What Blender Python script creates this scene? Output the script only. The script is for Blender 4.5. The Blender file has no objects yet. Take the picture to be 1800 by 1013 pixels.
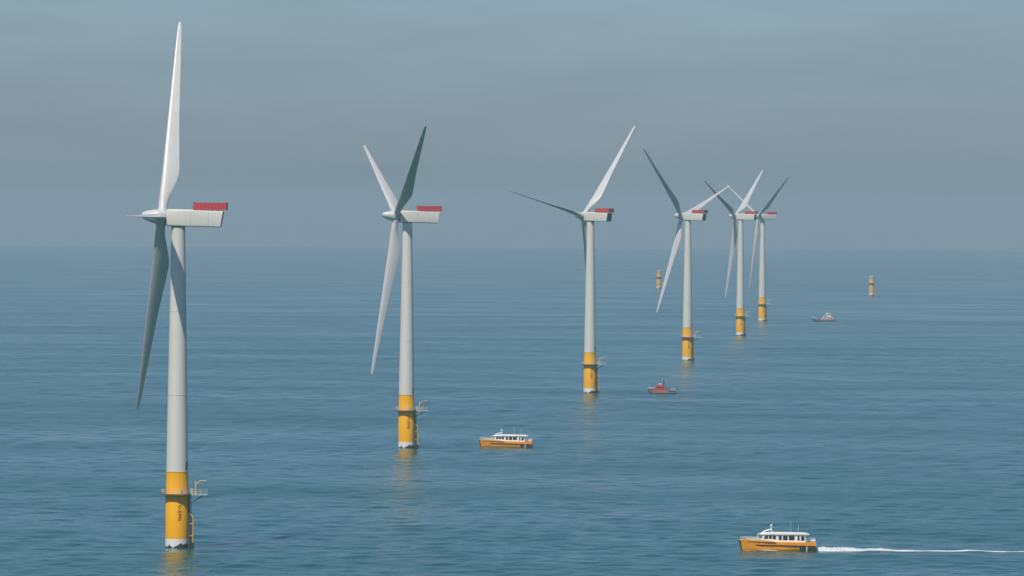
import bpy, math, random
import numpy as np
from mathutils import Matrix, Vector

random.seed(7)
rng = np.random.default_rng(11)
PI = math.pi
S = bpy.context.scene
COL = S.collection

# ------------------------------------------------------------------ view geometry
R_EARTH = 7.4e6          # earth radius with normal refraction: the sea really curves away
CAM_H = 91.07            # camera height above the sea
F_PX = 14000.0           # focal length in photo pixels (280 mm lens)
EYE_Y = 367.1            # row of eye level in the photo
ROLL = 0.0055            # slight camera roll (radians)


def unroll(px, py):
    dx, dy = px - 900.0, py - 506.5
    return dx + dy * ROLL, dy - dx * ROLL + 506.5


def sea_z(x, y):
    return -(x * x + y * y) / (2 * R_EARTH)


def sea_point(px, py):
    """where the sight line through a photo pixel meets the curved sea"""
    ux, uy = unroll(px, py)
    s = (uy - EYE_Y) / F_PX
    d = R_EARTH * (s - math.sqrt(s * s - 2 * CAM_H / R_EARTH))
    x = ux / F_PX * d
    return Vector((x, d, sea_z(x, d)))


# ------------------------------------------------------------------ waves
NW = 60
w_len = np.exp(rng.uniform(math.log(4.5), math.log(45.0), NW))
w_dir = math.radians(240) + rng.normal(0, math.radians(58), NW)
w_k = 2 * PI / w_len
w_kx, w_ky = w_k * np.cos(w_dir), w_k * np.sin(w_dir)
w_amp = 0.023 / w_k * rng.uniform(0.5, 1.2, NW) * np.clip(24 / w_len, 0.3, 1)
w_ph = rng.uniform(0, 2 * PI, NW)
# wave groups: each train swells and fades over a few hundred metres
g_kx = rng.normal(0, 1 / 120.0, NW)
g_ky = rng.normal(0, 1 / 200.0, NW)
g_ph = rng.uniform(0, 2 * PI, NW)


def wave(x, y, cell=0.0):
    """sea height; trains too short for the local mesh cell fade out"""
    z = np.zeros_like(np.asarray(x, dtype=float))
    for i in range(NW):
        fade = np.clip(w_len[i] / np.maximum(cell, 1e-3) / 2.2 - 0.9, 0, 1)
        grp = 0.55 + 0.45 * np.sin(g_kx[i] * x + g_ky[i] * y + g_ph[i])
        z = z + fade * grp * w_amp[i] * np.sin(w_kx[i] * x + w_ky[i] * y + w_ph[i])
    return z


# ------------------------------------------------------------------ materials
def mat(name, color, rough=0.5, metal=0.0, vary=0.0, vscale=1.0, spec=0.5, bump=0.0, bscale=6.0, coat=0.0):
    m = bpy.data.materials.new(name)
    m.use_nodes = True
    nt = m.node_tree
    b = nt.nodes['Principled BSDF']
    b.inputs['Base Color'].default_value = (*color, 1)
    b.inputs['Roughness'].default_value = rough
    b.inputs['Metallic'].default_value = metal
    b.inputs['Specular IOR Level'].default_value = spec
    b.inputs['Coat Weight'].default_value = coat
    tc = nt.nodes.new('ShaderNodeTexCoord')
    if vary:
        n = nt.nodes.new('ShaderNodeTexNoise')
        n.inputs['Scale'].default_value = vscale
        n.inputs['Detail'].default_value = 5
        n.inputs['Roughness'].default_value = 0.65
        nt.links.new(tc.outputs['Object'], n.inputs['Vector'])
        r = nt.nodes.new('ShaderNodeMapRange')
        r.inputs['From Min'].default_value = 0.25
        r.inputs['From Max'].default_value = 0.75
        r.inputs['To Min'].default_value = 1 - vary
        r.inputs['To Max'].default_value = 1 + vary
        nt.links.new(n.outputs['Fac'], r.inputs['Value'])
        mx = nt.nodes.new('ShaderNodeVectorMath')
        mx.operation = 'SCALE'
        mx.inputs[0].default_value = color
        nt.links.new(r.outputs['Result'], mx.inputs['Scale'])
        nt.links.new(mx.outputs['Vector'], b.inputs['Base Color'])
    if bump:
        n2 = nt.nodes.new('ShaderNodeTexNoise')
        n2.inputs['Scale'].default_value = bscale
        n2.inputs['Detail'].default_value = 4
        nt.links.new(tc.outputs['Object'], n2.inputs['Vector'])
        bp = nt.nodes.new('ShaderNodeBump')
        bp.inputs['Strength'].default_value = bump
        bp.inputs['Distance'].default_value = 0.05
        nt.links.new(n2.outputs['Fac'], bp.inputs['Height'])
        nt.links.new(bp.outputs['Normal'], b.inputs['Normal'])
    return m


def mat_streaked(name, color, stain, rough=0.45, amount=0.35, sx=1.6, sz=0.12, spec=0.5):
    """painted steel with faint vertical run-off streaks"""
    m = mat(name, color, rough, spec=spec)
    nt = m.node_tree
    b = nt.nodes['Principled BSDF']
    tc = nt.nodes.new('ShaderNodeTexCoord')
    mp = nt.nodes.new('ShaderNodeMapping')
    mp.inputs['Scale'].default_value = (sx, sx, sz)
    n = nt.nodes.new('ShaderNodeTexNoise')
    n.inputs['Scale'].default_value = 1.0
    n.inputs['Detail'].default_value = 6
    n.inputs['Roughness'].default_value = 0.6
    r = nt.nodes.new('ShaderNodeMapRange')
    r.inputs['From Min'].default_value = 0.50
    r.inputs['From Max'].default_value = 0.78
    r.inputs['To Max'].default_value = amount
    mix = nt.nodes.new('ShaderNodeMix')
    mix.data_type = 'RGBA'
    mix.inputs['A'].default_value = (*color, 1)
    mix.inputs['B'].default_value = (*stain, 1)
    nt.links.new(tc.outputs['Object'], mp.inputs['Vector'])
    nt.links.new(mp.outputs['Vector'], n.inputs['Vector'])
    nt.links.new(n.outputs['Fac'], r.inputs['Value'])
    nt.links.new(r.outputs['Result'], mix.inputs['Factor'])
    nt.links.new(mix.outputs['Result'], b.inputs['Base Color'])
    return m


def mat_splash_band():
    """white paint with a ragged edge of dark marine growth at the waterline"""
    m = mat('splash_white', (0.78, 0.77, 0.72), 0.5)
    nt = m.node_tree
    b = nt.nodes['Principled BSDF']
    tc = nt.nodes.new('ShaderNodeTexCoord')
    sp = nt.nodes.new('ShaderNodeSeparateXYZ')
    nt.links.new(tc.outputs['Object'], sp.inputs['Vector'])
    n = nt.nodes.new('ShaderNodeTexNoise')
    n.inputs['Scale'].default_value = 0.34
    n.inputs['Detail'].default_value = 6
    nt.links.new(tc.outputs['Object'], n.inputs['Vector'])
    ma = nt.nodes.new('ShaderNodeMath')
    ma.operation = 'MULTIPLY_ADD'
    ma.inputs[1].default_value = -4.4
    nt.links.new(n.outputs['Fac'], ma.inputs[0])
    nt.links.new(sp.outputs['Z'], ma.inputs[2])
    r = nt.nodes.new('ShaderNodeMapRange')
    r.inputs['From Min'].default_value = -1.62
    r.inputs['From Max'].default_value = -1.45
    nt.links.new(ma.outputs['Value'], r.inputs['Value'])
    mix = nt.nodes.new('ShaderNodeMix')
    mix.data_type = 'RGBA'
    mix.inputs['A'].default_value = (0.035, 0.04, 0.03, 1)
    mix.inputs['B'].default_value = (0.78, 0.77, 0.72, 1)
    nt.links.new(r.outputs['Result'], mix.inputs['Factor'])
    nt.links.new(mix.outputs['Result'], b.inputs['Base Color'])
    return m


M = {
    'tower': mat_streaked('tower_paint', (0.68, 0.665, 0.60), (0.53, 0.51, 0.45), 0.45, 0.35, 0.9, 0.05),
    'blade': mat('blade_gelcoat', (0.56, 0.56, 0.54), 0.3, vary=0.05, vscale=0.25),
    'nacelle': mat_streaked('nacelle_paint', (0.68, 0.665, 0.60), (0.50, 0.48, 0.42), 0.45, 0.35, 0.7, 0.25),
    'hub': mat('hub_paint', (0.57, 0.57, 0.55), 0.35, vary=0.05, vscale=0.5),
    'gap': mat('bearing_dark', (0.04, 0.045, 0.05), 0.6),
    'fitting_shade': mat('fitting_and_shade_grey', (0.14, 0.145, 0.15), 0.6, vary=0.2, vscale=2),  # grey of door and mast; also shade of the nacelle rear as colour
    'panel_gap': mat('panel_gap', (0.46, 0.455, 0.42), 0.6),
    'red': mat('hoist_red', (0.62, 0.055, 0.06), 0.5, vary=0.18, vscale=1.2),
    'darkred': mat('hoist_post_red', (0.30, 0.03, 0.035), 0.5),
    'yellow': mat_streaked('signal_yellow', (0.93, 0.44, 0.002), (0.64, 0.28, 0.004), 0.5, 0.4, 1.5, 0.10, 0.18),
    'yellow_steel': mat('yellow_steel', (0.66, 0.38, 0.06), 0.45, vary=0.12, vscale=2),
    'white_band': mat_splash_band(),
    'growth': mat('marine_growth', (0.03, 0.036, 0.03), 0.8, vary=0.4, vscale=3),
    'galv': mat('galvanised_steel', (0.52, 0.53, 0.52), 0.45, 0.3, vary=0.15, vscale=1.5),
    'dark_steel': mat('dark_steel', (0.09, 0.085, 0.075), 0.6, vary=0.25, vscale=2),
    'weathered': mat('weathered_steel', (0.30, 0.24, 0.15), 0.6, vary=0.2, vscale=2),
    'letter': mat('letter_brown', (0.24, 0.10, 0.012), 0.6),
    'crane': mat('crane_paint', (0.66, 0.40, 0.19), 0.5, vary=0.1, vscale=3),
    'orange': mat('hull_orange', (0.96, 0.365, 0.015), 0.4, vary=0.10, vscale=0.5, spec=0.25),
    'orange_pale': mat('bulwark_orange', (0.92, 0.48, 0.07), 0.4, vary=0.10, vscale=0.6),
    'black': mat('fender_black', (0.022, 0.022, 0.024), 0.7, vary=0.3, vscale=3),
    'boat_white': mat('boat_white', (0.80, 0.80, 0.78), 0.35, vary=0.05, vscale=1),
    'deck_grey': mat('deck_grey', (0.42, 0.43, 0.44), 0.7, vary=0.12, vscale=2),
    'glass': mat('cabin_glass', (0.015, 0.018, 0.022), 0.08, spec=0.6),
    'boat_red': mat('boat_red', (0.40, 0.045, 0.03), 0.45, vary=0.12, vscale=1),
    'boat_stripe': mat('boat_orange_stripe', (0.68, 0.15, 0.06), 0.45, vary=0.12, vscale=1),
    'boat_navy': mat('boat_navy', (0.045, 0.055, 0.085), 0.5, vary=0.15, vscale=1),
    'grey_hull': mat('hull_grey', (0.11, 0.13, 0.15), 0.5, vary=0.2, vscale=0.5),
    'rust_deck': mat('rust_red_deck', (0.46, 0.29, 0.27), 0.6, vary=0.25, vscale=0.7),
    'tarp': mat('grey_cover', (0.42, 0.36, 0.26), 0.7, vary=0.15, vscale=1),
}


# ------------------------------------------------------------------ mesh builder
class MB:
    def __init__(self):
        self.v, self.f, self.smooth = [], [], []

    def add(self, verts, faces, smooth=False, mx=None):
        o = len(self.v)
        for p in verts:
            p = Vector(p)
            self.v.append(tuple(mx @ p if mx else p))
        for f in faces:
            self.f.append(tuple(i + o for i in f))
            self.smooth.append(smooth)
        return self

    def box(self, lo, hi, mx=None):
        x0, y0, z0 = lo
        x1, y1, z1 = hi
        v = [(x0, y0, z0), (x1, y0, z0), (x1, y1, z0), (x0, y1, z0), (x0, y0, z1), (x1, y0, z1), (x1, y1, z1), (x0, y1, z1)]
        return self.add(v, [(0, 3, 2, 1), (4, 5, 6, 7), (0, 1, 5, 4), (1, 2, 6, 5), (2, 3, 7, 6), (3, 0, 4, 7)], False, mx)

    def hexa(self, v):
        """box from 8 corners: 4 lower then 4 upper, counter-clockwise"""
        return self.add(v, [(0, 3, 2, 1), (4, 5, 6, 7), (0, 1, 5, 4), (1, 2, 6, 5), (2, 3, 7, 6), (3, 0, 4, 7)])

    def rings(self, rings, closed=True, cap0=True, cap1=True, smooth=True):
        n = len(rings[0])
        v = [p for r in rings for p in r]
        f = []
        for i in range(len(rings) - 1):
            for j in range(n if closed else n - 1):
                k = (j + 1) % n
                f.append((i * n + j, i * n + k, (i + 1) * n + k, (i + 1) * n + j))
        self.add(v, f, smooth)
        if cap0:
            self.add(rings[0], [tuple(reversed(range(n)))])
        if cap1:
            self.add(rings[-1], [tuple(range(n))])
        return self

    def lathe(self, prof, n=48, axis='z', cap0=True, cap1=True):
        segs = [[prof[0]]]
        for i in range(1, len(prof)):
            segs[-1].append(prof[i])
            if i < len(prof) - 1:
                a = math.atan2(prof[i][1] - prof[i - 1][1], prof[i][0] - prof[i - 1][0])
                b = math.atan2(prof[i + 1][1] - prof[i][1], prof[i + 1][0] - prof[i][0])
                if abs((b - a + PI) % (2 * PI) - PI) > math.radians(38):
                    segs.append([prof[i]])
        if len(segs) > 1:
            for q, sg in enumerate(segs):
                self._lathe(sg, n, axis, cap0 and q == 0, cap1 and q == len(segs) - 1)
            return self
        return self._lathe(prof, n, axis, cap0, cap1)

    def _lathe(self, prof, n, axis, cap0, cap1):
        rs = []
        for r, h in prof:
            ring = []
            for j in range(n):
                a = 2 * PI * j / n
                if axis == 'z':
                    ring.append((r * math.cos(a), r * math.sin(a), h))
                else:
                    ring.append((h, r * math.cos(a), r * math.sin(a)))
            rs.append(ring)
        return self.rings(rs, True, cap0, cap1)

    def tube(self, pts, r, n=8):
        pts = [Vector(p) for p in pts]
        rs = []
        for i, p in enumerate(pts):
            t = (pts[min(i + 1, len(pts) - 1)] - pts[max(i - 1, 0)]).normalized()
            u = t.cross(Vector((0, 0, 1)) if abs(t.z) < 0.9 else Vector((1, 0, 0))).normalized()
            w = t.cross(u)
            rs.append([p + r * (math.cos(2 * PI * j / n) * u + math.sin(2 * PI * j / n) * w) for j in range(n)])
        return self.rings(rs)

    def build(self, name, material, parent=None):
        me = bpy.data.meshes.new(name)
        me.from_pydata(self.v, [], self.f)
        me.polygons.foreach_set('use_smooth', self.smooth)
        me.materials.append(material)
        me.update()
        o = bpy.data.objects.new(name, me)
        COL.objects.link(o)
        if parent:
            o.parent = parent
        return o


def tag(o, label=None, cat=None, group=None, kind=None):
    if label:
        o['label'] = label
    if cat:
        o['category'] = cat
    if group:
        o['group'] = group
    if kind:
        o['kind'] = kind
    return o


def empty(name, loc, rz=0.0):
    o = bpy.data.objects.new(name, None)
    o.empty_display_size = 2
    COL.objects.link(o)
    o.location = loc
    o.rotation_euler = (0, 0, rz)
    return o


def copy_tree(o, parent=None):
    c = o.copy()
    COL.objects.link(c)
    c.parent = parent
    for ch in list(o.children):
        copy_tree(ch, c)
    return c


# ------------------------------------------------------------------ wind turbine parts
HUB_Z = 88.15
OVERHANG = 4.5
TILT = math.radians(6.0)
CONE = math.radians(3.5)
R_BLADE = 60.0
Z_TP = 20.4
Z_PLAT = 14.3
Z_BAND = 2.4


def blade_mb():
    # (radius, leading edge x, trailing edge x, thickness/chord, roundness)
    st = [(0.6, -1.20, 1.20, 1.0, 1.0), (2.6, -1.20, 1.20, 1.0, 1.0), (4.2, -1.20, 1.30, 0.92, 0.85),
          (6.0, -1.18, 1.62, 0.74, 0.6), (8.0, -1.12, 2.20, 0.55, 0.35), (10.0, -1.06, 2.78, 0.44, 0.15),
          (12.0, -1.0, 3.28, 0.37, 0.05), (13.6, -0.96, 3.56, 0.32, 0), (15.2, -0.94, 3.58, 0.30, 0), (17.0, -0.92, 3.45, 0.28, 0),
          (22.0, -0.86, 3.05, 0.25, 0), (28.0, -0.78, 2.52, 0.225, 0), (34.0, -0.70, 2.12, 0.21, 0),
          (40.0, -0.62, 1.78, 0.20, 0), (46.0, -0.54, 1.44, 0.19, 0), (52.0, -0.46, 1.10, 0.18, 0),
          (57.0, -0.38, 0.80, 0.18, 0), (60.0, -0.30, 0.60, 0.18, 0), (61.0, -0.18, 0.48, 0.2, 0), (61.3, 0.02, 0.28, 0.3, 0)]
    n = 28
    rs = []
    for r, le, te, tc, rd in st:
        ch = te - le
        tw = math.radians(9.0) * max(0.0, 1 - r / 45.0) ** 1.5 * (1 - rd)
        ring = []
        for j in range(n):
            a = 2 * PI * j / n
            c = 0.5 * (1 - math.cos(a))                # 0 = leading edge, 1 = trailing edge
            yt = 5 * tc * (0.2969 * math.sqrt(c) - 0.126 * c - 0.3516 * c * c + 0.2843 * c ** 3 - 0.1036 * c ** 4)
            sgn = 1 if a <= PI else -1
            cam = 0.03 * 4 * c * (1 - c) * (1 - rd)
            ya = (sgn * yt + cam) * ch
            yc = 0.5 * ch * math.sin(a) * tc
            y = rd * yc + (1 - rd) * ya
            x = le + c * ch
            ring.append((x * math.cos(tw) - y * math.sin(tw), x * math.sin(tw) + y * math.cos(tw), r))
        rs.append(ring)
    return MB().rings(rs)


def rounded_section(x, hw, zb, zt, rad, n=5):
    pts = []
    for cy, cz, a0 in ((hw - rad, zb + rad, -PI / 2), (hw - rad, zt - rad, 0), (-(hw - rad), zt - rad, PI / 2), (-(hw - rad), zb + rad, PI)):
        for k in range(n):
            a = a0 + (PI / 2) * k / (n - 1)
            pts.append((x, cy + rad * math.cos(a), cz + rad * math.sin(a)))
    return pts


def make_turbine():
    root = empty('wind_turbine', (0, 0, 0))
    # --- transition piece with its white splash band and stencilled mark
    tp = MB().lathe([(3.08, Z_BAND), (3.08, Z_PLAT - 0.2), (3.0, Z_PLAT), (2.95, Z_TP - 0.15), (3.02, Z_TP - 0.15), (3.02, Z_TP)], 64).build('transition_piece', M['yellow'], root)
    MB().lathe([(3.12, -4.0), (3.12, Z_BAND)], 64).build('white_band', M['white_band'], tp)
    # dark upright lettering on the side towards the boats: illegible in the photo, so loose strokes
    lt = MB()
    rl = 3.10
    ac = math.radians(-90 + 17)

    def stroke(u0, z0, u1, z1):
        a0, a1 = ac + u0 / rl, ac + u1 / rl
        v = []
        for rr in (rl, rl + 0.03):
            for a, z in ((a0, z0), (a1, z0), (a1, z1), (a0, z1)):
                v.append((rr * math.cos(a), rr * math.sin(a), z))
        lt.hexa(v)
    zz = 12.9
    pats = ['abc', 'acd', 'abd', 'bcd', 'abcd', 'acde', 'abde']
    for q in range(7):
        h = 0.72
        w = 0.42
        for c in pats[q]:
            if c == 'a':
                stroke(-w, zz - 0.14, w, zz)
            if c == 'b':
                stroke(-w, zz - h, -w + 0.15, zz - 0.16)
            if c == 'c':
                stroke(w - 0.15, zz - h, w, zz - 0.16)
            if c == 'd':
                stroke(-w + 0.17, zz - h, w - 0.17, zz - h + 0.14)
            if c == 'e':
                stroke(-w + 0.17, zz - 0.45, w - 0.17, zz - 0.32)
        zz -= 0.80
    lt.build('marking', M['letter'], tp)
    # --- working platform: ring walkway with a laydown bay on the right
    pm = MB()
    no = 40
    inner, outer = [], []
    for j in range(no):
        a = 2 * PI * j / no
        inner.append((3.10 * math.cos(a), 3.10 * math.sin(a)))
        outer.append((4.35 * math.cos(a), 4.35 * math.sin(a)))
    zt, zb = Z_PLAT + 0.16, Z_PLAT - 0.16
    v = [(x, y, zb) for x, y in inner] + [(x, y, zb) for x, y in outer] + [(x, y, zt) for x, y in inner] + [(x, y, zt) for x, y in outer]
    f = []
    for j in range(no):
        k = (j + 1) % no
        f += [(j, k, no + k, no + j), (2 * no + j, 3 * no + j, 3 * no + k, 2 * no + k), (no + j, no + k, 3 * no + k, 3 * no + j), (k, j, 2 * no + j, 2 * no + k)]
    pm.add(v, f)
    bay = MB().box((3.9, -2.3, zb + 0.02), (8.2, 2.3, zt - 0.02))
    for sy in (-1.6, 1.6):       # braces under the bay
        pm.tube([(3.1, sy * 0.9, Z_PLAT - 2.6), (7.2, sy, Z_PLAT - 0.2)], 0.13)
    plat = pm.build('platform', M['dark_steel'], root)
    bay.build('laydown_bay', M['galv'], plat)
    rl_ = MB()
    path = []
    for j in range(33):
        a = math.radians(30) + math.radians(300) * j / 32
        path.append((4.28 * math.cos(a), 4.28 * math.sin(a)))
    path += [(8.12, -2.24), (8.12, -0.75), (8.12, 0.75), (8.12, 2.24)]
    closed = path + [path[0]]
    for hz in (0.6, 1.15):
        rl_.tube([(x, y, zt + hz) for x, y in closed], 0.055, 6)
    for x, y in path[::2] + [(6.2, -2.24), (6.2, 2.24), (8.12, 2.24)]:
        rl_.tube([(x, y, zt), (x, y, zt + 1.17)], 0.05, 6)
    rl_.build('railing', M['galv'], plat)
    # equipment boxes on deck
    for lo, hi in (((3.5, -2.2, zt), (4.4, -1.4, zt + 1.5)), ((-4.1, -1.2, zt), (-3.4, -0.3, zt + 1.3)), ((1.2, -3.9, zt), (1.8, -3.4, zt + 1.6))):
        MB().box(lo, hi).build('deck_box', M['galv'], plat)
    # --- davit crane
    cr = MB()
    cr.tube([(5.0, -0.6, zt), (5.0, -0.6, zt + 3.3)], 0.2, 10)
    cr.tube([(5.0, -0.6, zt + 2.2), (6.0, -0.6, zt + 3.5), (7.9, -0.6, zt + 3.6)], 0.13, 8)
    cr.tube([(5.0, -0.6, zt + 3.2), (5.9, -0.6, zt + 2.9)], 0.12, 8)
    cr.box((4.65, -1.0, zt), (5.35, -0.2, zt + 0.7))
    crane = cr.build('davit_crane', M['crane'], root)
    MB().tube([(7.8, -0.6, zt + 3.55), (7.8, -0.6, zt + 1.9)], 0.05, 6).build('hoist_cable', M['dark_steel'], crane)
    # --- boat landing: fender tubes and ladder on the right-hand side
    ang = math.radians(8)
    ca, sa = math.cos(ang), math.sin(ang)

    def pol(rad, off, z):
        return (rad * ca - off * sa, rad * sa + off * ca, z)
    bl = MB()
    for off in (-0.95, 0.95):
        bl.tube([pol(3.05, off, 9.3), pol(3.9, off, 8.6), pol(4.25, off, 7.6), pol(4.25, off, 2.0), pol(4.25, off, 1.4)], 0.2, 10)
        for z in (3.2, 6.4):
            bl.tube([pol(3.0, off, z), pol(4.2, off, z)], 0.16, 8)
    land = bl.build('boat_landing', M['yellow_steel'], root)
    bg = MB()
    for off in (-0.95, 0.95):
        bg.tube([pol(4.25, off, 1.4), pol(4.28, off, 0.8), pol(4.28, off, -3.5)], 0.34, 10)
        bg.tube([pol(3.0, off, 1.1), pol(4.2, off, 0.9)], 0.3, 8)
        bg.tube([pol(3.0, off, 0.2), pol(4.2, off, 0.2)], 0.3, 8)
    bg.build('weed_covered_foot', M['growth'], land)
    ld = MB()
    for off in (-0.32, 0.32):
        ld.tube([pol(3.75, off, -1.5), pol(3.75, off, 15.6)], 0.10, 6)
    for k in range(44):
        ld.tube([pol(3.75, -0.32, -1.0 + k * 0.36), pol(3.75, 0.32, -1.0 + k * 0.36)], 0.05, 5)
    for z in (4.8, 8.5, 12.0):
        ld.tube([pol(3.0, 0.32, z), pol(3.75, 0.32, z)], 0.07, 6)
        ld.tube([pol(3.0, -0.32, z), pol(3.75, -0.32, z)], 0.07, 6)
    ld.build('ladder', M['dark_steel'], root)
    for adeg in (-14, -4):
        jt = MB()
        a = math.radians(adeg)
        jt.tube([(3.32 * math.cos(a), 3.32 * math.sin(a), -3), (3.32 * math.cos(a), 3.32 * math.sin(a), Z_PLAT - 0.2)], 0.17, 8)
        jt.build('cable_tube', M['dark_steel'], root)
    # --- tower
    zt_ = HUB_Z - 2.05
    prof = []
    for k in range(17):
        t = k / 16
        z = Z_TP + (zt_ - Z_TP) * t
        prof.append((2.92 - 1.10 * t ** 1.12, z))
    tower = MB().lathe(prof, 64).build('tower', M['tower'], root)
    for z in (Z_TP + 0.12, 41.0, 63.5):
        t = (z - Z_TP) / (zt_ - Z_TP)
        r = 2.92 - 1.10 * t ** 1.12
        MB().lathe([(r + 0.02, z - 0.1), (r + 0.05, z - 0.08), (r + 0.05, z + 0.08), (r + 0.02, z + 0.1)], 64, cap0=False, cap1=False).build('flange_ring', M['tower'], tower)
    a = math.radians(-30)
    MB().box((2.78, -0.45, 21.0), (3.02, 0.45, 23.2), Matrix.Rotation(a, 4, 'Z')).build('door', M['fitting_shade'], tower)
    # --- nacelle
    secs = [rounded_section(-3.25, 1.25, -1.1, 1.7, 0.6), rounded_section(-3.1, 1.75, -1.75, 2.35, 0.6), rounded_section(-2.6, 2.0, -1.98, 2.6, 0.5),
            rounded_section(2.0, 2.1, -2.05, 2.55, 0.4), rounded_section(8.0, 2.1, -2.15, 2.32, 0.4)]
    rear = rounded_section(12.1, 2.05, -2.22, 2.12, 0.35)
    rear = [(x - 0.75 * (2.12 - z) / 4.34, y, z) for x, y, z in rear]
    secs.append(rear)
    nac = MB().rings(secs, smooth=True).build('nacelle', M['nacelle'], root)
    vb = MB()  # dark panel: puts the shade on the nacelle's rear face into colour
    for sx, x0 in ((1, 0),):
        v = []
        for xo in (0.0, 0.06):
            for y, z in ((-1.75, -1.8), (1.75, -1.8), (1.75, 1.75), (-1.75, 1.75)):
                v.append((12.1 - 0.75 * (2.12 - z) / 4.34 + xo, y, z))
        vb.hexa([v[0], v[1], v[2], v[3], v[4], v[5], v[6], v[7]])
    vb.build('rear_shade_panel', M['fitting_shade'], nac)
    # panel joints standing just proud of the flank
    for sy in (-1, 1):
        for x in (3.4, 8.2):
            MB().box((x - 0.035, sy * 2.12 - 0.03, -1.6), (x + 0.035, sy * 2.12 + 0.03, 2.0)).build('panel_joint', M['panel_gap'], nac)
    MB().lathe([(2.05, zt_ - 0.06 - HUB_Z), (2.05, zt_ + 0.25 - HUB_Z)], 40).build('yaw_ring', M['gap'], nac)
    # weather mast at the back
    wm = MB()
    wm.tube([(3.6, 0.6, 2.4), (3.6, 0.6, 4.0)], 0.06, 6)
    wm.tube([(3.6, 0.1, 3.7), (3.6, 1.1, 3.7)], 0.05, 6)
    wm.build('wind_vane_mast', M['fitting_shade'], nac)
    # --- red hoist platform on the nacelle roof
    hp = MB()
    x0, x1, hw, z0 = 4.3, 13.0, 2.05, 2.42
    hp.box((x0, -hw, z0 - 0.02), (x1, hw, z0 + 0.14))
    nx = 9
    dxp = (x1 - x0) / nx
    for sy in (-1, 1):
        for k in range(nx):
            xa = x0 + k * dxp
            hp.box((xa + 0.09, sy * hw - 0.04, z0 + 0.2), (xa + dxp - 0.09, sy * hw + 0.04, z0 + 1.85))
    for xx in (x0, x1):
        for k in range(4):
            ya = -hw + k * hw / 2
            hp.box((xx - 0.04, ya + 0.09, z0 + 0.2), (xx + 0.04, ya + hw / 2 - 0.09, z0 + 1.85))
    for k in range(4):         # struts down to the roof behind
        hp.tube([(6.0 + 1.6 * k, -1.4, 2.0), (6.0 + 1.6 * k, -1.4, z0)], 0.1, 6)
        hp.tube([(6.0 + 1.6 * k, 1.4, 2.0), (6.0 + 1.6 * k, 1.4, z0)], 0.1, 6)
    hoist = hp.build('hoist_platform', M['red'], root)
    ps = MB()
    for sy in (-1, 1):
        for k in range(nx + 1):
            xx = x0 + k * dxp
            h = 2.25 if k in (0, nx) else 1.98
            ps.box((xx - 0.07, sy * hw - 0.07, z0 + 0.14), (xx + 0.07, sy * hw + 0.07, z0 + h))
        ps.box((x0 + 0.07, sy * hw - 0.045, z0 + 1.87), (x1 - 0.07, sy * hw + 0.045, z0 + 1.96))
    for xx in (x0, x1):
        for k in range(1, 4):
            ya = -hw + k * hw / 2
            ps.box((xx - 0.07, ya - 0.07, z0 + 0.14), (xx + 0.07, ya + 0.07, z0 + 1.98))
        ps.box((xx - 0.045, -hw + 0.07, z0 + 1.87), (xx + 0.045, hw - 0.07, z0 + 1.96))
    ps.build('railing', M['darkred'], hoist)
    # --- hub with nose cone (axis along -X)
    hub = MB().lathe([(1.55, 1.15), (1.95, 0.9), (2.05, 0.2), (2.05, -0.9), (1.92, -1.7), (1.66, -2.8), (1.36, -3.9), (1.06, -4.7), (0.72, -5.2), (0.35, -5.42), (0.06, -5.5)], 48, axis='x').build('hub', M['hub'], root)
    MB().lathe([(1.5, 1.12), (1.5, 1.7)], 32, axis='x').build('main_bearing', M['gap'], hub)
    # --- three blades
    b0 = blade_mb().build('blade', M['blade'], root)
    MB().lathe([(1.36, 1.5), (1.36, 2.35), (1.26, 2.42)], 36).build('root_collar', M['hub'], b0)
    for _ in range(2):
        copy_tree(b0, root)
    return root


def pose_turbine(root, x, y, yaw_rel, blades):
    """yaw_rel: how far the nose points away from the line of sight; blades: azimuths towards the camera"""
    root.location = (x, y, sea_z(x, y))
    alpha = math.atan2(x, y)
    phi = -math.radians(yaw_rel) - alpha
    top = Matrix.Translation((0, 0, HUB_Z)) @ Matrix.Rotation(phi, 4, 'Z')
    rotor = top @ Matrix.Rotation(TILT, 4, 'Y') @ Matrix.Translation((-OVERHANG, 0, 0))
    bl = iter(blades)
    for ch in root.children:
        nm = ch.name.split('.')[0]
        if nm in ('nacelle', 'hoist_platform'):
            ch.matrix_local = top
        elif nm == 'hub':
            ch.matrix_local = rotor
        elif nm == 'blade':
            ch.matrix_local = rotor @ Matrix.Rotation(math.radians(next(bl)), 4, 'X') @ Matrix.Rotation(-CONE, 4, 'Y')


TURB = [
    # tower px at sea, py, rotor radius px, yaw, blade azimuths, label
    (310.5, 963, 393.5, 5.0, (-30, 90, 210), 'nearest and largest wind turbine, one blade straight up, far left of the frame'),
    (714, 785, 276, -12.6, (56.5, 176.5, -63.5), 'second nearest wind turbine, its up-right blade dark, left of a resting orange boat'),
    (1036.5, 691, 210.5, 37.3, (78.2, 198.2, -41.8), 'wind turbine with one dark blade stretched out left, standing left of the small red boat'),
    (1208, 632, 171.8, 32.0, (48, 168, -72), 'wind turbine fourth in the row with a steep dark up-left blade, above the red boat'),
    (1301, 592, 141.8, 23.9, (64.7, 184.7, -55.3), 'second smallest wind turbine, dark blade to upper left, overlapping the farthest turbine'),
    (1339.5, 563, 124.5, -30.0, (57, 177, -63), 'farthest and smallest wind turbine at the end of the row, dark blade to upper right'),
]
proto = make_turbine()
for i, (px, py, rpx, yaw, bl, lab) in enumerate(TURB):
    d = F_PX * R_BLADE / rpx
    ux, _ = unroll(px, py)
    t = proto if i == 0 else copy_tree(proto)
    pose_turbine(t, ux / F_PX * d, d, yaw, bl)
    tag(t, lab, 'wind turbine', 'wind turbines standing in a row in the sea')


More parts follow.
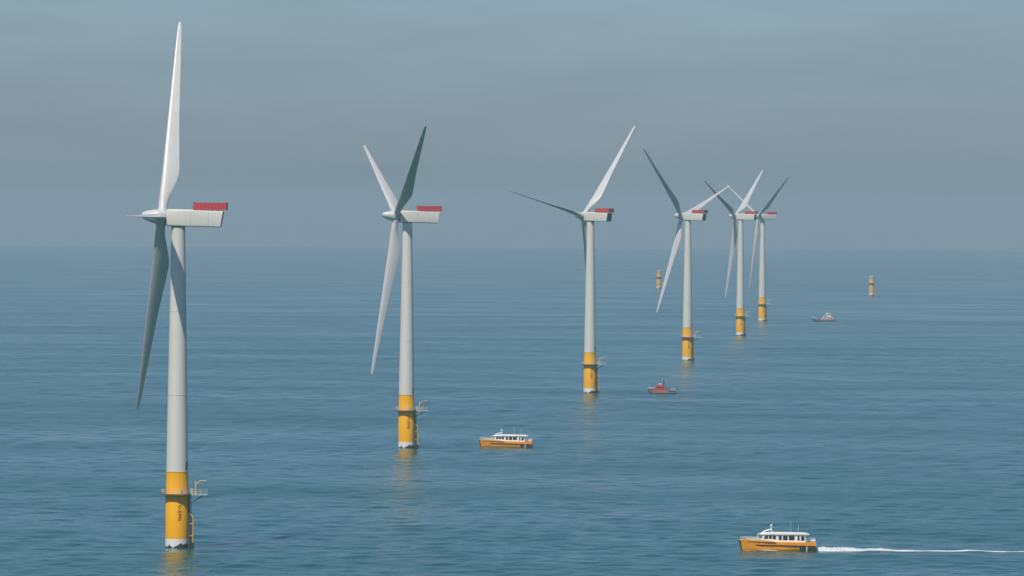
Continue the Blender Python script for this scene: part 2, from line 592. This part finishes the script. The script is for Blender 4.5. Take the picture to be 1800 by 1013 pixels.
# ------------------------------------------------------------------ bare foundations far out
def make_foundation():
    root = empty('turbine_foundation', (0, 0, 0))
    tp = MB().lathe([(3.05, 2.6), (3.05, 13.9), (2.85, 14.2), (2.8, 20.2)], 40).build('transition_piece', M['yellow_steel'], root)
    MB().lathe([(3.1, -3.0), (3.1, 2.6)], 40).build('white_band', M['white_band'], tp)
    MB().lathe([(2.95, 20.2), (2.95, 21.2), (2.2, 22.1), (0.2, 22.5)], 32).build('top_cover', M['tarp'], root)
    pl = MB().lathe([(3.1, 13.95), (4.7, 13.95), (4.7, 14.25), (3.1, 14.25)], 32, cap0=False, cap1=False)
    pl.box((4.3, -2.2, 13.97), (7.6, 2.2, 14.23))
    plat = pl.build('platform', M['weathered'], root)
    rl = MB()
    pts = [(4.6 * math.cos(2 * PI * j / 24), 4.6 * math.sin(2 * PI * j / 24)) for j in range(24)]
    for h in (0.6, 1.15):
        rl.tube([(x, y, 14.25 + h) for x, y in pts + pts[:1]], 0.06, 5)
    for x, y in pts[::2]:
        rl.tube([(x, y, 14.2), (x, y, 15.4)], 0.05, 5)
    rl.build('railing', M['galv'], plat)
    bl = MB()
    for off in (-1.9, -0.1):
        bl.tube([(3.0, off, 9.0), (4.2, off, 8.0), (4.2, off, -2)], 0.26, 8)
        bl.tube([(3.0, off, 4.0), (4.2, off, 4.0)], 0.16, 6)
    bl.build('boat_landing', M['yellow_steel'], root)
    return root


f0 = make_foundation()
FND = [(1158, 507, 'bare yellow foundation without a tower, just left of a white blade tip and tower'),
       (1532, 519.5, 'bare yellow foundation without a tower, alone in open water on the far right')]
for i, (px, py, lab) in enumerate(FND):
    o = f0 if i == 0 else copy_tree(f0)
    o.location = sea_point(px, py)
    tag(o, lab, 'turbine foundation', 'bare yellow foundations far out at sea')


# ------------------------------------------------------------------ boats
def hull_sections(L, beam, sheer, stem_rake, keel=-0.9, n=26, fine=0.42, deadrise=0.12):
    """bow at x = -L/2; returns per station the side profile points (y, z), starboard then port"""
    out = []
    for i in range(n):
        t = (i / (n - 1)) ** 1.35
        hb = beam / 2 * min(1.0, max(0.035, math.sin(min(1.0, t / fine) * PI / 2) ** 0.85))
        hb *= 1 - 0.06 * max(0, t - 0.7) / 0.3
        zs = sheer(t)
        sec = []
        for u, w in ((0.0, 0.0), (0.62, 0.10), (0.90, 0.20), (0.96, 0.50), (0.99, 0.80), (1.0, 1.0)):
            z = keel + (zs - keel) * w
            flare = u if t > 0.25 else u * (0.55 + 0.45 * w) + 0 * t
            flare = u * (1 - (1 - min(1, t / 0.25)) * 0.45 * (1 - w))
            x = -L / 2 + t * L + stem_rake * (1 - w) * (1 - t) ** 3
            sec.append((x, hb * flare, z))
        out.append(sec)
    return out


def hull_mb(secs):
    rings = []
    for s in secs:
        rings.append([(x, -y, z) for x, y, z in reversed(s)] + [(x, y, z) for x, y, z in s[1:]])
    m = MB()
    m.rings(rings, closed=False, cap0=True, cap1=True)
    n = len(rings[0])
    # deck
    v = [r[0] for r in rings] + [r[-1] for r in rings]
    k = len(rings)
    v = [(x, y, z - 0.0) for x, y, z in v]
    m.add(v, [(i, k + i, k + i + 1, i + 1) for i in range(k - 1)])
    return m


def side_at(secs, x, z):
    """half-breadth of the hull at a given x and height"""
    best = None
    for s in secs:
        xs = s[3][0]
        if best is None or abs(xs - x) < abs(best[3][0] - x):
            best = s
    for a, b in zip(best, best[1:]):
        if a[2] <= z <= b[2] and b[2] > a[2]:
            f = (z - a[2]) / (b[2] - a[2])
            return a[1] + f * (b[1] - a[1])
    return best[-1][1]


def strake(secs, x0, x1, zf, h, proud, name, material, parent, n=30):
    """rubbing strake following the hull, one part for each side"""
    for sgn in (-1, 1):
        rs = []
        for i in range(n):
            x = x0 + (x1 - x0) * i / (n - 1)
            z = zf(x)
            y = side_at(secs, x, z)
            rs.append([(x, sgn * (y - 0.12), z - h / 2), (x, sgn * (y + proud), z - h / 2), (x, sgn * (y + proud), z + h / 2), (x, sgn * (y - 0.12), z + h / 2)])
        MB().rings(rs, smooth=False).build(name, material, parent)


def make_crew_boat():
    root = empty('crew_boat', (0, 0, 0))
    L = 20.4

    def sheer(t):
        return 2.78 - 0.38 * min(1, t / 0.5) - 0.15 * max(0, t - 0.5) / 0.5
    secs = hull_sections(L, 6.4, sheer, 1.0, keel=-0.8, fine=0.38)
    hull = hull_mb(secs).build('hull', M['orange'], root)
    # raised bulwark round the foredeck
    for sgn in (-1, 1):
        rs = []
        for s in secs:
            x, y, z = s[-1]
            if x > -0.6:
                break
            h = 0.34 * (1 - max(0, (x + 3) / 2.4) if x > -3 else 1)
            h = max(h, 0.05)
            rs.append([(x, sgn * (y + 0.03), z - 0.06), (x - 0.05, sgn * (y + 0.05), z + h), (x - 0.05, sgn * max(0.0, y - 0.07), z + h), (x, sgn * max(0.0, y - 0.09), z - 0.06)])
        MB().rings(rs, smooth=False).build('bulwark', M['orange_pale'], hull)
    strake(secs, -6.6, 10.0, lambda x: 1.55 - 0.02 * (x + 6), 0.30, 0.16, 'fender', M['black'], hull)
    strake(secs, -10.0, -0.6, lambda x: 2.46 - 0.032 * (x + 10), 0.2, 0.14, 'fender', M['black'], hull)
    # black bow fender and stern pads
    bf = MB()
    bf.tube([(-10.2, -0.55, 2.46), (-10.3, 0, 2.46), (-10.2, 0.55, 2.46)], 0.28, 8)
    bf.tube([(-10.2, 0, 2.4), (-10.02, 0, 1.7), (-9.75, 0, 0.8), (-9.5, 0, -0.1)], 0.2, 8)
    bf.build('bow_fender', M['black'], hull)
    for x0, x1 in ((5.75, 7.3), (8.0, 10.15)):
        for sgn in (-1, 1):
            ya = side_at(secs, x0, 0.6)
            MB().box((x0, sgn * ya - 0.05 if sgn > 0 else -ya - 0.22, -0.1), (x1, sgn * ya + 0.22 if sgn > 0 else -ya + 0.05, 1.15)).build('stern_pad', M['black'], hull)
    for sgn in (-1, 1):
        ya = side_at(secs, 7.6, 1.0)
        MB().tube([(7.65, sgn * (ya + 0.1), -0.3), (7.65, sgn * (ya + 0.1), 1.35)], 0.13, 8).build('exhaust_pipe', M['boat_white'], hull)
    # trunk on the foredeck
    MB().hexa([(-8.6, -1.0, 2.6), (-4.6, -1.9, 2.45), (-4.6, 1.9, 2.45), (-8.6, 1.0, 2.6), (-8.2, -0.8, 3.35), (-4.6, -1.6, 3.3), (-4.6, 1.6, 3.3), (-8.2, 0.8, 3.35)]).build('foredeck_trunk', M['deck_grey'], hull)
    # wheelhouse
    zb, zt = 2.25, 4.2
    hwb, hwt = 2.45, 2.3
    xb0, xt0, xb1, xt1 = -5.0, -4.0, 7.4, 7.2
    cab = MB().hexa([(xb0, -hwb, zb), (xb1, -hwb, zb), (xb1, hwb, zb), (xb0, hwb, zb), (xt0, -hwt, zt), (xt1, -hwt, zt), (xt1, hwt, zt), (xt0, hwt, zt)]).build('cabin', M['boat_white'], root)

    def side_pane(x0, x1, z0, z1, slant0=0.0):
        for sgn in (-1, 1):
            m = MB()
            v = []
            for off in (-0.03, 0.03):
                for x, z in ((x0, z0), (x1, z0), (x1, z1), (x0 + slant0, z1)):
                    yy = hwb + (hwt - hwb) * (z - zb) / (zt - zb)
                    v.append((x, sgn * (yy + off), z))
            m.hexa(v)
            m.build('window', M['glass'], cab)
    side_pane(-3.9, -2.7, 3.2, 4.05, 0.5)
    side_pane(-2.5, -1.7, 3.2, 4.05)
    side_pane(-1.5, -0.6, 3.1, 4.05)
    side_pane(0.15, 0.95, 2.85, 4.05)
    side_pane(1.3, 2.55, 2.85, 4.05)
    side_pane(2.85, 4.4, 2.85, 4.05)
    side_pane(5.2, 5.75, 2.75, 3.95)
    side_pane(6.15, 7.05, 2.75, 3.95)
    for k in range(3):
        m = MB()
        y0, y1 = -2.05 + k * 1.4, -2.05 + k * 1.4 + 1.25
        v = []
        for off in (-0.04, 0.03):
            for y, z in ((y0, 3.3), (y1, 3.3), (y1, 4.05), (y0, 4.05)):
                x = xb0 + (xt0 - xb0) * (z - zb) / (zt - zb)
                v.append((x + off, y, z))
        m.hexa(v)
        m.build('windscreen', M['glass'], cab)
    rf = MB()
    rs = [rounded_section(-5.0, 2.2, 4.3, 4.5, 0.08), rounded_section(-4.4, 2.5, 4.12, 4.72, 0.2), rounded_section(-2.5, 2.6, 4.1, 4.92, 0.3),
          rounded_section(3.0, 2.6, 4.1, 4.9, 0.3), rounded_section(7.6, 2.55, 4.1, 4.8, 0.25), rounded_section(8.4, 2.4, 4.2, 4.45, 0.1)]
    rf.rings(rs).build('roof', M['boat_white'], cab)
    # bow guard rail
    br = MB()
    pts = []
    for s in secs:
        x, y, z = s[-1]
        if -10.1 < x < -4.6:
            pts.append((x, max(0.05, y - 0.12), z + 0.34))
    for sgn in (-1, 1):
        for h in (0.32, 0.64):
            br.tube([(x, sgn * y, z + h) for x, y, z in pts], 0.03, 6)
        for p in pts[::3]:
            br.tube([(p[0], sgn * p[1], p[2] - 0.3), (p[0], sgn * p[1], p[2] + 0.66)], 0.03, 6)
    for sgn in (-1, 1):   # grab frames in front of the wheelhouse
        br.tube([(-5.4, sgn * 2.0, 2.6), (-5.3, sgn * 2.0, 4.5), (-4.6, sgn * 2.0, 4.6)], 0.07, 6)
    br.build('bow_railing', M['boat_white'], root)
    sr = MB()
    for sgn in (-1, 1):
        for h in (0.5, 1.0):
            sr.tube([(7.3, sgn * 2.85, 2.3 + h), (10.0, sgn * 2.85, 2.25 + h)], 0.045, 6)
        for x in (7.5, 8.7, 9.95):
            sr.tube([(x, sgn * 2.85, 2.2), (x, sgn * 2.85, 3.3)], 0.045, 6)
    sr.tube([(10.0, -2.85, 3.25), (10.0, 2.85, 3.25)], 0.045, 6)
    sr.build('stern_railing', M['boat_white'], root)
    lr = MB().lathe([(0.05, -0.62), (0.3, -0.6), (0.34, -0.4), (0.34, 0.4), (0.3, 0.6), (0.05, 0.62)], 20, axis='x').build('life_raft', M['boat_white'], root)
    lr.location = (9.4, -2.5, 2.72)
    # radar arch and mast
    am = MB()
    for sgn in (-1, 1):
        am.tube([(-4.4, sgn * 1.4, 4.55), (-3.4, sgn * 1.25, 5.25), (-1.7, sgn * 0.9, 5.75)], 0.12, 8)
        am.tube([(-1.5, sgn * 1.1, 4.8), (-1.7, sgn * 0.9, 5.75)], 0.1, 8)
    am.tube([(-1.7, -0.95, 5.75), (-1.7, 0.95, 5.75)], 0.13, 8)
    am.tube([(-1.7, 0, 5.7), (-1.6, 0, 7.1)], 0.1, 8)
    am.tube([(-2.2, 0, 6.3), (-1.2, 0, 6.3)], 0.06, 6)
    mast = am.build('mast', M['boat_white'], root)
    MB().lathe([(0.05, 6.5), (0.34, 6.55), (0.36, 6.75), (0.1, 6.9)], 16).build('radar', M['boat_white'], mast).location = (-1.75, 0, 0.05)
    MB().box((-3.2, -0.6, 5.4), (-2.95, 0.6, 5.62)).build('radar_bar', M['boat_white'], mast)
    MB().tube([(3.4, -1.9, 4.7), (3.4, -1.9, 8.0)], 0.035, 5).build('antenna', M['boat_white'], root)
    MB().tube([(5.6, 1.7, 4.7), (5.7, 1.7, 7.0)], 0.03, 5).build('antenna', M['boat_white'], root)
    return root


b0 = make_crew_boat()
b0.location = sea_point(1367, 968)
b0.rotation_euler = (0, 0, math.radians(1.5))
tag(b0, 'orange crew boat with white cabin under way, trailing a white wake', 'boat', 'orange crew boats')
b1 = copy_tree(b0)
b1.location = sea_point(889.5, 786.5)
b1.rotation_euler = (0, 0, math.radians(-5))
tag(b1, 'orange crew boat with white cabin lying still right of the second turbine, without a wake', 'boat', 'orange crew boats')


def make_red_boat():
    root = empty('red_workboat', (0, 0, 0))
    L = 14.2
    secs = hull_sections(L, 4.6, lambda t: 2.3 - 0.9 * min(1, t / 0.6), 1.1, keel=-0.7, n=22, fine=0.4)
    hull = hull_mb(secs).build('hull', M['boat_navy'], root)
    strake(secs, -6.4, 3.2, lambda x: 1.42 - 0.03 * (x + 6), 0.62, 0.10, 'fender', M['boat_stripe'], hull)
    strake(secs, -5.6, 6.8, lambda x: 0.62, 0.2, 0.14, 'rub_rail', M['deck_grey'], hull)
    cab = MB().hexa([(-4.6, -1.7, 1.6), (1.6, -1.8, 1.4), (1.6, 1.8, 1.4), (-4.6, 1.7, 1.6), (-3.0, -1.4, 3.7), (1.2, -1.5, 3.7), (1.2, 1.5, 3.7), (-3.0, 1.4, 3.7)]).build('cabin', M['boat_red'], root)
    for x0, x1 in ((-3.0, -1.9), (-1.6, -0.5), (-0.2, 0.9)):
        for sgn in (-1, 1):
            m = MB()
            v = []
            for off in (-0.03, 0.04):
                for x, z in ((x0, 2.6), (x1, 2.6), (x1, 3.35), (x0 + 0.15, 3.35)):
                    v.append((x, sgn * (1.8 - 0.3 * (z - 1.4) / 2.3 + off - 0.03), z))
            m.hexa(v)
            m.build('window', M['glass'], cab)
    MB().hexa([(-2.6, -1.2, 3.7), (0.8, -1.3, 3.7), (0.8, 1.3, 3.7), (-2.6, 1.2, 3.7), (-1.9, -1.0, 4.5), (0.6, -1.1, 4.5), (0.6, 1.1, 4.5), (-1.9, 1.0, 4.5)]).build('upper_cabin', M['boat_red'], cab)
    MB().box((-1.6, -0.9, 4.52), (-0.1, 0.9, 5.0)).build('roof_box', M['boat_white'], cab)
    ms = MB()
    ms.tube([(1.0, 0, 3.6), (1.1, 0, 9.2)], 0.16, 8)
    ms.tube([(1.05, -0.9, 7.3), (1.05, 0.9, 7.3)], 0.07, 6)
    ms.tube([(0.1, 0, 4.4), (1.05, 0, 6.6)], 0.09, 6)
    ms.tube([(2.3, 0, 3.0), (1.05, 0, 6.6)], 0.09, 6)
    mast = ms.build('mast', M['boat_navy'], root)
    MB().lathe([(0.08, 6.9), (0.34, 6.95), (0.34, 7.15), (0.08, 7.22)], 14).build('radar', M['boat_white'], mast).location = (0.6, 0, 0)
    eq = MB()
    eq.hexa([(1.9, -1.3, 1.4), (4.4, -1.4, 1.3), (4.4, 1.4, 1.3), (1.9, 1.3, 1.4), (2.0, -1.1, 3.3), (4.0, -1.2, 2.4), (4.0, 1.2, 2.4), (2.0, 1.1, 3.3)])
    eq.tube([(4.2, 0.6, 1.4), (4.2, 0.6, 2.9), (2.8, 0.6, 3.5)], 0.12, 6)
    eq.build('deck_gear', M['grey_hull'], root)
    rl = MB()
    for sgn in (-1, 1):
        pts = [s[-1] for s in secs if -6.9 < s[-1][0] < -2.5]
        rl.tube([(x, sgn * max(0.05, y - 0.1), z + 0.9) for x, y, z in pts], 0.05, 6)
        for x, y, z in pts[::2]:
            rl.tube([(x, sgn * max(0.05, y - 0.1), z - 0.05), (x, sgn * max(0.05, y - 0.1), z + 0.92)], 0.05, 6)
        rl.tube([(4.6, sgn * 2.0, 2.4), (6.8, sgn * 1.95, 2.4)], 0.06, 6)
        for x in (4.7, 5.7, 6.75):
            rl.tube([(x, sgn * 1.98, 1.3), (x, sgn * 1.98, 2.42)], 0.05, 6)
    rl.build('railing', M['boat_white'], root)
    return root


rb = make_red_boat()
rb.location = sea_point(1163, 692)
rb.rotation_euler = (0, 0, math.radians(4))
tag(rb, 'small red workboat with a dark hull and thin mast between third and fourth turbine', 'boat')


def make_far_boat():
    root = empty('grey_workboat', (0, 0, 0))
    L = 21.0
    secs = hull_sections(L, 6.0, lambda t: 3.0 - 1.2 * min(1, t / 0.35) + 0.5 * max(0, t - 0.6) / 0.4, 1.4, keel=-0.9, n=22, fine=0.35)
    hull = hull_mb(secs).build('hull', M['grey_hull'], root)
    strake(secs, -3.0, 9.8, lambda x: 1.5, 0.5, 0.12, 'bulwark', M['rust_deck'], hull)
    cab = MB().hexa([(-1.5, -2.2, 1.7), (8.6, -2.3, 1.8), (8.6, 2.3, 1.8), (-1.5, 2.2, 1.7), (-0.3, -2.0, 3.9), (8.0, -2.1, 4.1), (8.0, 2.1, 4.1), (-0.3, 2.0, 3.9)]).build('deckhouse', M['rust_deck'], root)
    wh = MB().hexa([(2.2, -1.8, 4.05), (6.0, -1.8, 4.05), (6.0, 1.8, 4.05), (2.2, 1.8, 4.05), (3.0, -1.6, 6.6), (5.8, -1.6, 6.6), (5.8, 1.6, 6.6), (3.0, 1.6, 6.6)]).build('wheelhouse', M['boat_white'], root)
    for sgn in (-1, 1):
        w = MB()
        v = []
        for off in (-0.03, 0.04):
            for x, z in ((2.9, 5.3), (5.5, 5.3), (5.5, 6.1), (3.1, 6.1)):
                v.append((x, sgn * (1.8 - 0.2 * (z - 4.05) / 2.55 + off), z))
        w.hexa(v)
        w.build('window', M['glass'], wh)
    MB().box((2.4, -1.8, 6.62), (6.1, 1.8, 6.85)).build('roof', M['boat_white'], wh)
    cr = MB()
    cr.tube([(-2.2, 0.4, 1.6), (-0.4, 0.4, 3.9), (4.2, 0.4, 8.6)], 0.22, 8)
    MB().tube([(-8.6, 0, 2.6), (-8.6, 0, 4.6)], 0.12, 6).build('bow_post', M['boat_white'], root)
    cr.build('crane_boom', M['boat_white'], root)
    MB().box((-6.8, -1.2, 1.7), (-4.6, 1.2, 2.7)).build('deck_cargo', M['rust_deck'], root)
    MB().box((-4.0, -1.5, 1.7), (-2.6, 0.4, 3.0)).build('deck_cargo', M['grey_hull'], root)
    MB().tube([(3.8, 0, 6.8), (3.8, 0, 10.6)], 0.14, 6).build('mast', M['dark_steel'], root)
    rl = MB()
    for sgn in (-1, 1):
        rl.tube([(-10, sgn * 0.9, 3.8), (-7.0, sgn * 2.4, 3.4)], 0.07, 6)
        for x, y in ((-9.9, 0.95), (-8.5, 1.65), (-7.0, 2.4)):
            rl.tube([(x, sgn * y, 2.3), (x, sgn * y, 3.6)], 0.06, 6)
    rl.build('railing', M['boat_white'], root)
    return root


fb = make_far_boat()
fb.location = sea_point(1448, 565.5)
fb.rotation_euler = (0, 0, math.radians(3))
tag(fb, 'distant grey hulled workboat with white wheelhouse, right of the farthest turbine', 'boat')

# ------------------------------------------------------------------ sea
A_D = math.radians(6.2)
angs = np.concatenate([np.linspace(-A_D, A_D, 361), np.radians(np.arange(16, 350, 10.0))])
na = len(angs)
radii = [300.0, 800.0, 1300.0, 1600.0]
r = 1800.0
while r < 46000:
    radii.append(r)
    r += 1.7 if r < 2600 else (r * 0.00072 if r < 7000 else r * 0.0022)
radii = np.array(radii)
AA, RR = np.meshgrid(angs, radii)
X, Y = RR * np.sin(AA), RR * np.cos(AA)
cell = np.maximum(np.gradient(radii)[:, None], RR * (2 * A_D / 360)) * np.ones_like(X)
cell = np.where(np.abs(((AA + PI) % (2 * PI)) - PI) > A_D * 0.999, 1e6, cell)
Z = sea_z(X, Y) + wave(X, Y, cell)
nv = X.size
co = np.empty((nv + 1, 3), dtype=np.float32)
co[:nv, 0], co[:nv, 1], co[:nv, 2] = X.ravel(), Y.ravel(), Z.ravel()
co[nv] = (0, 0, 0)
nr = len(radii)
ii, jj = np.meshgrid(np.arange(nr - 1), np.arange(na), indexing='ij')
kk = (jj + 1) % na
quads = np.stack([ii * na + jj, (ii + 1) * na + jj, (ii + 1) * na + kk, ii * na + kk], -1).reshape(-1, 4)
tri = np.stack([np.full(na, nv), np.arange(na), (np.arange(na) + 1) % na], -1)
me = bpy.data.meshes.new('sea')
me.vertices.add(nv + 1)
me.vertices.foreach_set('co', co.ravel())
nq, ntr = len(quads), len(tri)
me.loops.add(nq * 4 + ntr * 3)
me.loops.foreach_set('vertex_index', np.concatenate([quads.ravel(), tri.ravel()]).astype(np.int32))
me.polygons.add(nq + ntr)
me.polygons.foreach_set('loop_start', np.concatenate([np.arange(nq) * 4, nq * 4 + np.arange(ntr) * 3]).astype(np.int32))
me.polygons.foreach_set('use_smooth', np.ones(nq + ntr, dtype=bool))
me.update(calc_edges=True)
me.validate()
if me.polygons[10].normal.z < 0:
    me.flip_normals()
sea = bpy.data.objects.new('sea', me)
COL.objects.link(sea)
tag(sea, kind='structure')


def sea_material():
    m = bpy.data.materials.new('sea_water')
    m.use_nodes = True
    nt = m.node_tree
    b = nt.nodes['Principled BSDF']
    b.inputs['IOR'].default_value = 1.333
    b.inputs['Specular IOR Level'].default_value = 0.30
    b.inputs['Base Color'].default_value = (0.001, 0.080, 0.060, 1)
    g = nt.nodes.new('ShaderNodeNewGeometry')

    def noise(scale, detail=3, rough=0.55, sc=(1, 1, 1)):
        mp = nt.nodes.new('ShaderNodeMapping')
        mp.inputs['Scale'].default_value = sc
        nt.links.new(g.outputs['Position'], mp.inputs['Vector'])
        n = nt.nodes.new('ShaderNodeTexNoise')
        n.inputs['Scale'].default_value = scale
        n.inputs['Detail'].default_value = detail
        n.inputs['Roughness'].default_value = rough
        nt.links.new(mp.outputs['Vector'], n.inputs['Vector'])
        return n.outputs['Fac']

    def rng_(v, a, b_, c, d):
        r_ = nt.nodes.new('ShaderNodeMapRange')
        for k, val in (('From Min', a), ('From Max', b_), ('To Min', c), ('To Max', d)):
            r_.inputs[k].default_value = val
        nt.links.new(v, r_.inputs['Value'])
        return r_.outputs['Result']
    # slicks and cat's-paws: smoother and rougher lanes of water, drawn out across the wind
    lanes = noise(1 / 90.0, 4, 0.6, (0.35, 0.55, 0))
    nt.links.new(rng_(lanes, 0.32, 0.68, 0.12, 0.24), b.inputs['Roughness'])
    # thin calm slicks: the ripples die away inside them
    slick = rng_(noise(1 / 60.0, 3, 0.5, (0.45, 1, 0)), 0.57, 0.66, 1.0, 0.35)
    ripple = noise(0.42, 3, 0.6, (0.8, 1, 1))
    chop = noise(0.16, 4, 0.6, (1, 0.5, 1))
    b1_ = nt.nodes.new('ShaderNodeBump')
    b1_.inputs['Distance'].default_value = 0.35
    m1 = nt.nodes.new('ShaderNodeMath')
    m1.operation = 'MULTIPLY'
    nt.links.new(rng_(lanes, 0.3, 0.7, 0.24, 0.42), m1.inputs[0])
    nt.links.new(slick, m1.inputs[1])
    nt.links.new(m1.outputs['Value'], b1_.inputs['Strength'])
    nt.links.new(ripple, b1_.inputs['Height'])
    b2_ = nt.nodes.new('ShaderNodeBump')
    b2_.inputs['Distance'].default_value = 1.3
    ms = nt.nodes.new('ShaderNodeMath')
    ms.operation = 'MULTIPLY'
    ms.inputs[1].default_value = 0.72
    nt.links.new(slick, ms.inputs[0])
    nt.links.new(ms.outputs['Value'], b2_.inputs['Strength'])
    nt.links.new(chop, b2_.inputs['Height'])
    nt.links.new(b1_.outputs['Normal'], b2_.inputs['Normal'])
    nt.links.new(b2_.outputs['Normal'], b.inputs['Normal'])
    return m


me.materials.append(sea_material())

# ------------------------------------------------------------------ wake of the moving boat
foam = mat('foam', (0.60, 0.64, 0.65), 0.8, vary=0.18, vscale=0.8, bump=0.6, bscale=2.0)
bp = b0.location
hd = b0.rotation_euler.z


def wake_mesh():
    m = MB()
    n, c = 420, 9
    rs = []
    wr = np.random.default_rng(5)
    ph = wr.uniform(0, 6.28, 8)
    for i in range(n):
        t = i / (n - 1)
        s = 10.0 + 120.0 * t
        dist = s - 10.0
        width = 1.7 + 1.6 * math.exp(-((dist - 9) / 9) ** 2) + 0.5 * math.sin(dist * 0.33 + ph[0]) * math.sin(dist * 0.11 + ph[1])
        width *= 0.75 + 0.25 * math.sin(dist * 0.9 + ph[2])
        h = 0.62 * math.exp(-((dist - 7.0) / 8.5) ** 2) + 0.35 * math.exp(-dist / 3) + 0.32 * math.exp(-dist / 110.0) * (0.75 + 0.5 * math.sin(dist * 0.21 + ph[3]) * math.sin(dist * 0.57 + ph[4]))
        drift = 1.2 * math.sin(dist * 0.045 + ph[5]) * min(1, dist / 20)
        ring = []
        for j in range(c):
            u = -1 + 2 * j / (c - 1)
            yy = drift + u * width
            x = bp.x + math.cos(hd) * s - math.sin(hd) * yy
            y = bp.y + math.sin(hd) * s + math.cos(hd) * yy
            hh = max(0.0, 1 - u * u) ** 0.7 * h * wr.uniform(0.55, 1.25)
            zz = sea_z(x, y) + float(wave(np.array(x), np.array(y), 2.5)) + (-0.12 if abs(u) > 0.95 else 0.03 + hh)
            ring.append((x, y, zz))
        rs.append(ring)
    m.rings(rs, closed=False, cap0=False, cap1=False)
    # bow wave along the near side of the hull
    for sgn in (-1, 1):
        rs = []
        for i in range(60):
            t = i / 59
            s = -8.6 + 11 * t
            h = 0.32 * math.sin(PI * min(1, t * 1.2)) * wr.uniform(0.6, 1.1)
            yb = sgn * (1.1 + 2.3 * min(1, t * 1.6) ** 0.8)
            ring = []
            for u, hf in ((0, 0.2), (0.25, 1.0), (0.6, 0.6), (1.0, -0.2)):
                yy = yb + sgn * u * (0.4 + 1.0 * t)
                x = bp.x + math.cos(hd) * s - math.sin(hd) * yy
                y = bp.y + math.sin(hd) * s + math.cos(hd) * yy
                ring.append((x, y, sea_z(x, y) + float(wave(np.array(x), np.array(y), 2.5)) + h * hf))
            rs.append(ring)
        m.rings(rs, closed=False, cap0=False, cap1=False)
    return m


wk = wake_mesh().build('wake_foam', foam)
tag(wk, 'white foam wake trailing to the right behind the moving orange boat', 'wake', kind='stuff')

# ------------------------------------------------------------------ sky, sun, haze
SUN_EL, SUN_AZ = 55.0, 205.0      # behind the camera, over its left shoulder
w = bpy.data.worlds.new('World')
S.world = w
w.use_nodes = True
nt = w.node_tree
bg = nt.nodes['Background']
sk = nt.nodes.new('ShaderNodeTexSky')
sk.sky_type = 'NISHITA'
sk.sun_disc = False
sk.sun_elevation = math.radians(SUN_EL)
sk.sun_rotation = math.radians(SUN_AZ)
sk.altitude = 90
sk.air_density = 0.78
sk.dust_density = 1.0
sk.ozone_density = 9.0
# faint patches of thin cloud, drawn out along the horizon
tc = nt.nodes.new('ShaderNodeTexCoord')
mp = nt.nodes.new('ShaderNodeMapping')
mp.inputs['Scale'].default_value = (26, 26, 190)
nz = nt.nodes.new('ShaderNodeTexNoise')
nz.inputs['Scale'].default_value = 1.0
nz.inputs['Detail'].default_value = 5
nz.inputs['Roughness'].default_value = 0.55
mr = nt.nodes.new('ShaderNodeMapRange')
mr.inputs['From Min'].default_value = 0.3
mr.inputs['From Max'].default_value = 0.7
mr.inputs['To Min'].default_value = 0.94
mr.inputs['To Max'].default_value = 1.06
vs = nt.nodes.new('ShaderNodeVectorMath')
vs.operation = 'SCALE'
nt.links.new(tc.outputs['Generated'], mp.inputs['Vector'])
nt.links.new(mp.outputs['Vector'], nz.inputs['Vector'])
nt.links.new(nz.outputs['Fac'], mr.inputs['Value'])
nt.links.new(sk.outputs['Color'], vs.inputs[0])
nt.links.new(mr.outputs['Result'], vs.inputs['Scale'])
nt.links.new(vs.outputs['Vector'], bg.inputs['Color'])
bg.inputs['Strength'].default_value = 0.094

sl = bpy.data.lights.new('sun', 'SUN')
sl.energy = 4.0
sl.angle = math.radians(0.55)
sl.color = (1.0, 0.93, 0.81)
so = bpy.data.objects.new('sun', sl)
COL.objects.link(so)
a, e = math.radians(SUN_AZ), math.radians(SUN_EL)
to_sun = Vector((math.sin(a) * math.cos(e), math.cos(a) * math.cos(e), math.sin(e)))
so.rotation_euler = (-to_sun).to_track_quat('-Z', 'Y').to_euler()
so.location = to_sun * 500

HZ = MB().box((-47000, -47000, -152), (47000, 47000, 162))
hm = bpy.data.materials.new('haze_air')
hm.use_nodes = True
nt = hm.node_tree
for n in list(nt.nodes):
    if n.type == 'BSDF_PRINCIPLED':
        nt.nodes.remove(n)
pv = nt.nodes.new('ShaderNodeVolumePrincipled')
pv.inputs['Color'].default_value = (0.58, 0.79, 0.86, 1)
pv.inputs['Density'].default_value = 4.6e-5
pv.inputs['Anisotropy'].default_value = 0.0
out = next(n for n in nt.nodes if n.type == 'OUTPUT_MATERIAL')
nt.links.new(pv.outputs['Volume'], out.inputs['Volume'])
hz = HZ.build('haze', hm)
tag(hz, kind='stuff')

# ------------------------------------------------------------------ camera
cam = bpy.data.cameras.new('camera')
cam.sensor_width = 36.0
cam.lens = F_PX / 1800.0 * 36.0
cam.clip_start = 1.0
cam.clip_end = 200000.0
co_ = bpy.data.objects.new('camera', cam)
COL.objects.link(co_)
pitch = math.atan((506.5 - EYE_Y) / F_PX)
co_.matrix_world = Matrix.Translation((0, 0, CAM_H)) @ Matrix.Rotation(PI / 2 - pitch, 4, 'X') @ Matrix.Rotation(ROLL, 4, 'Z')
S.camera = co_

S.view_settings.view_transform = 'Standard'
S.view_settings.look = 'None'
S.view_settings.exposure = 0.0
S.view_settings.gamma = 1.0
S.cycles.volume_bounces = 0
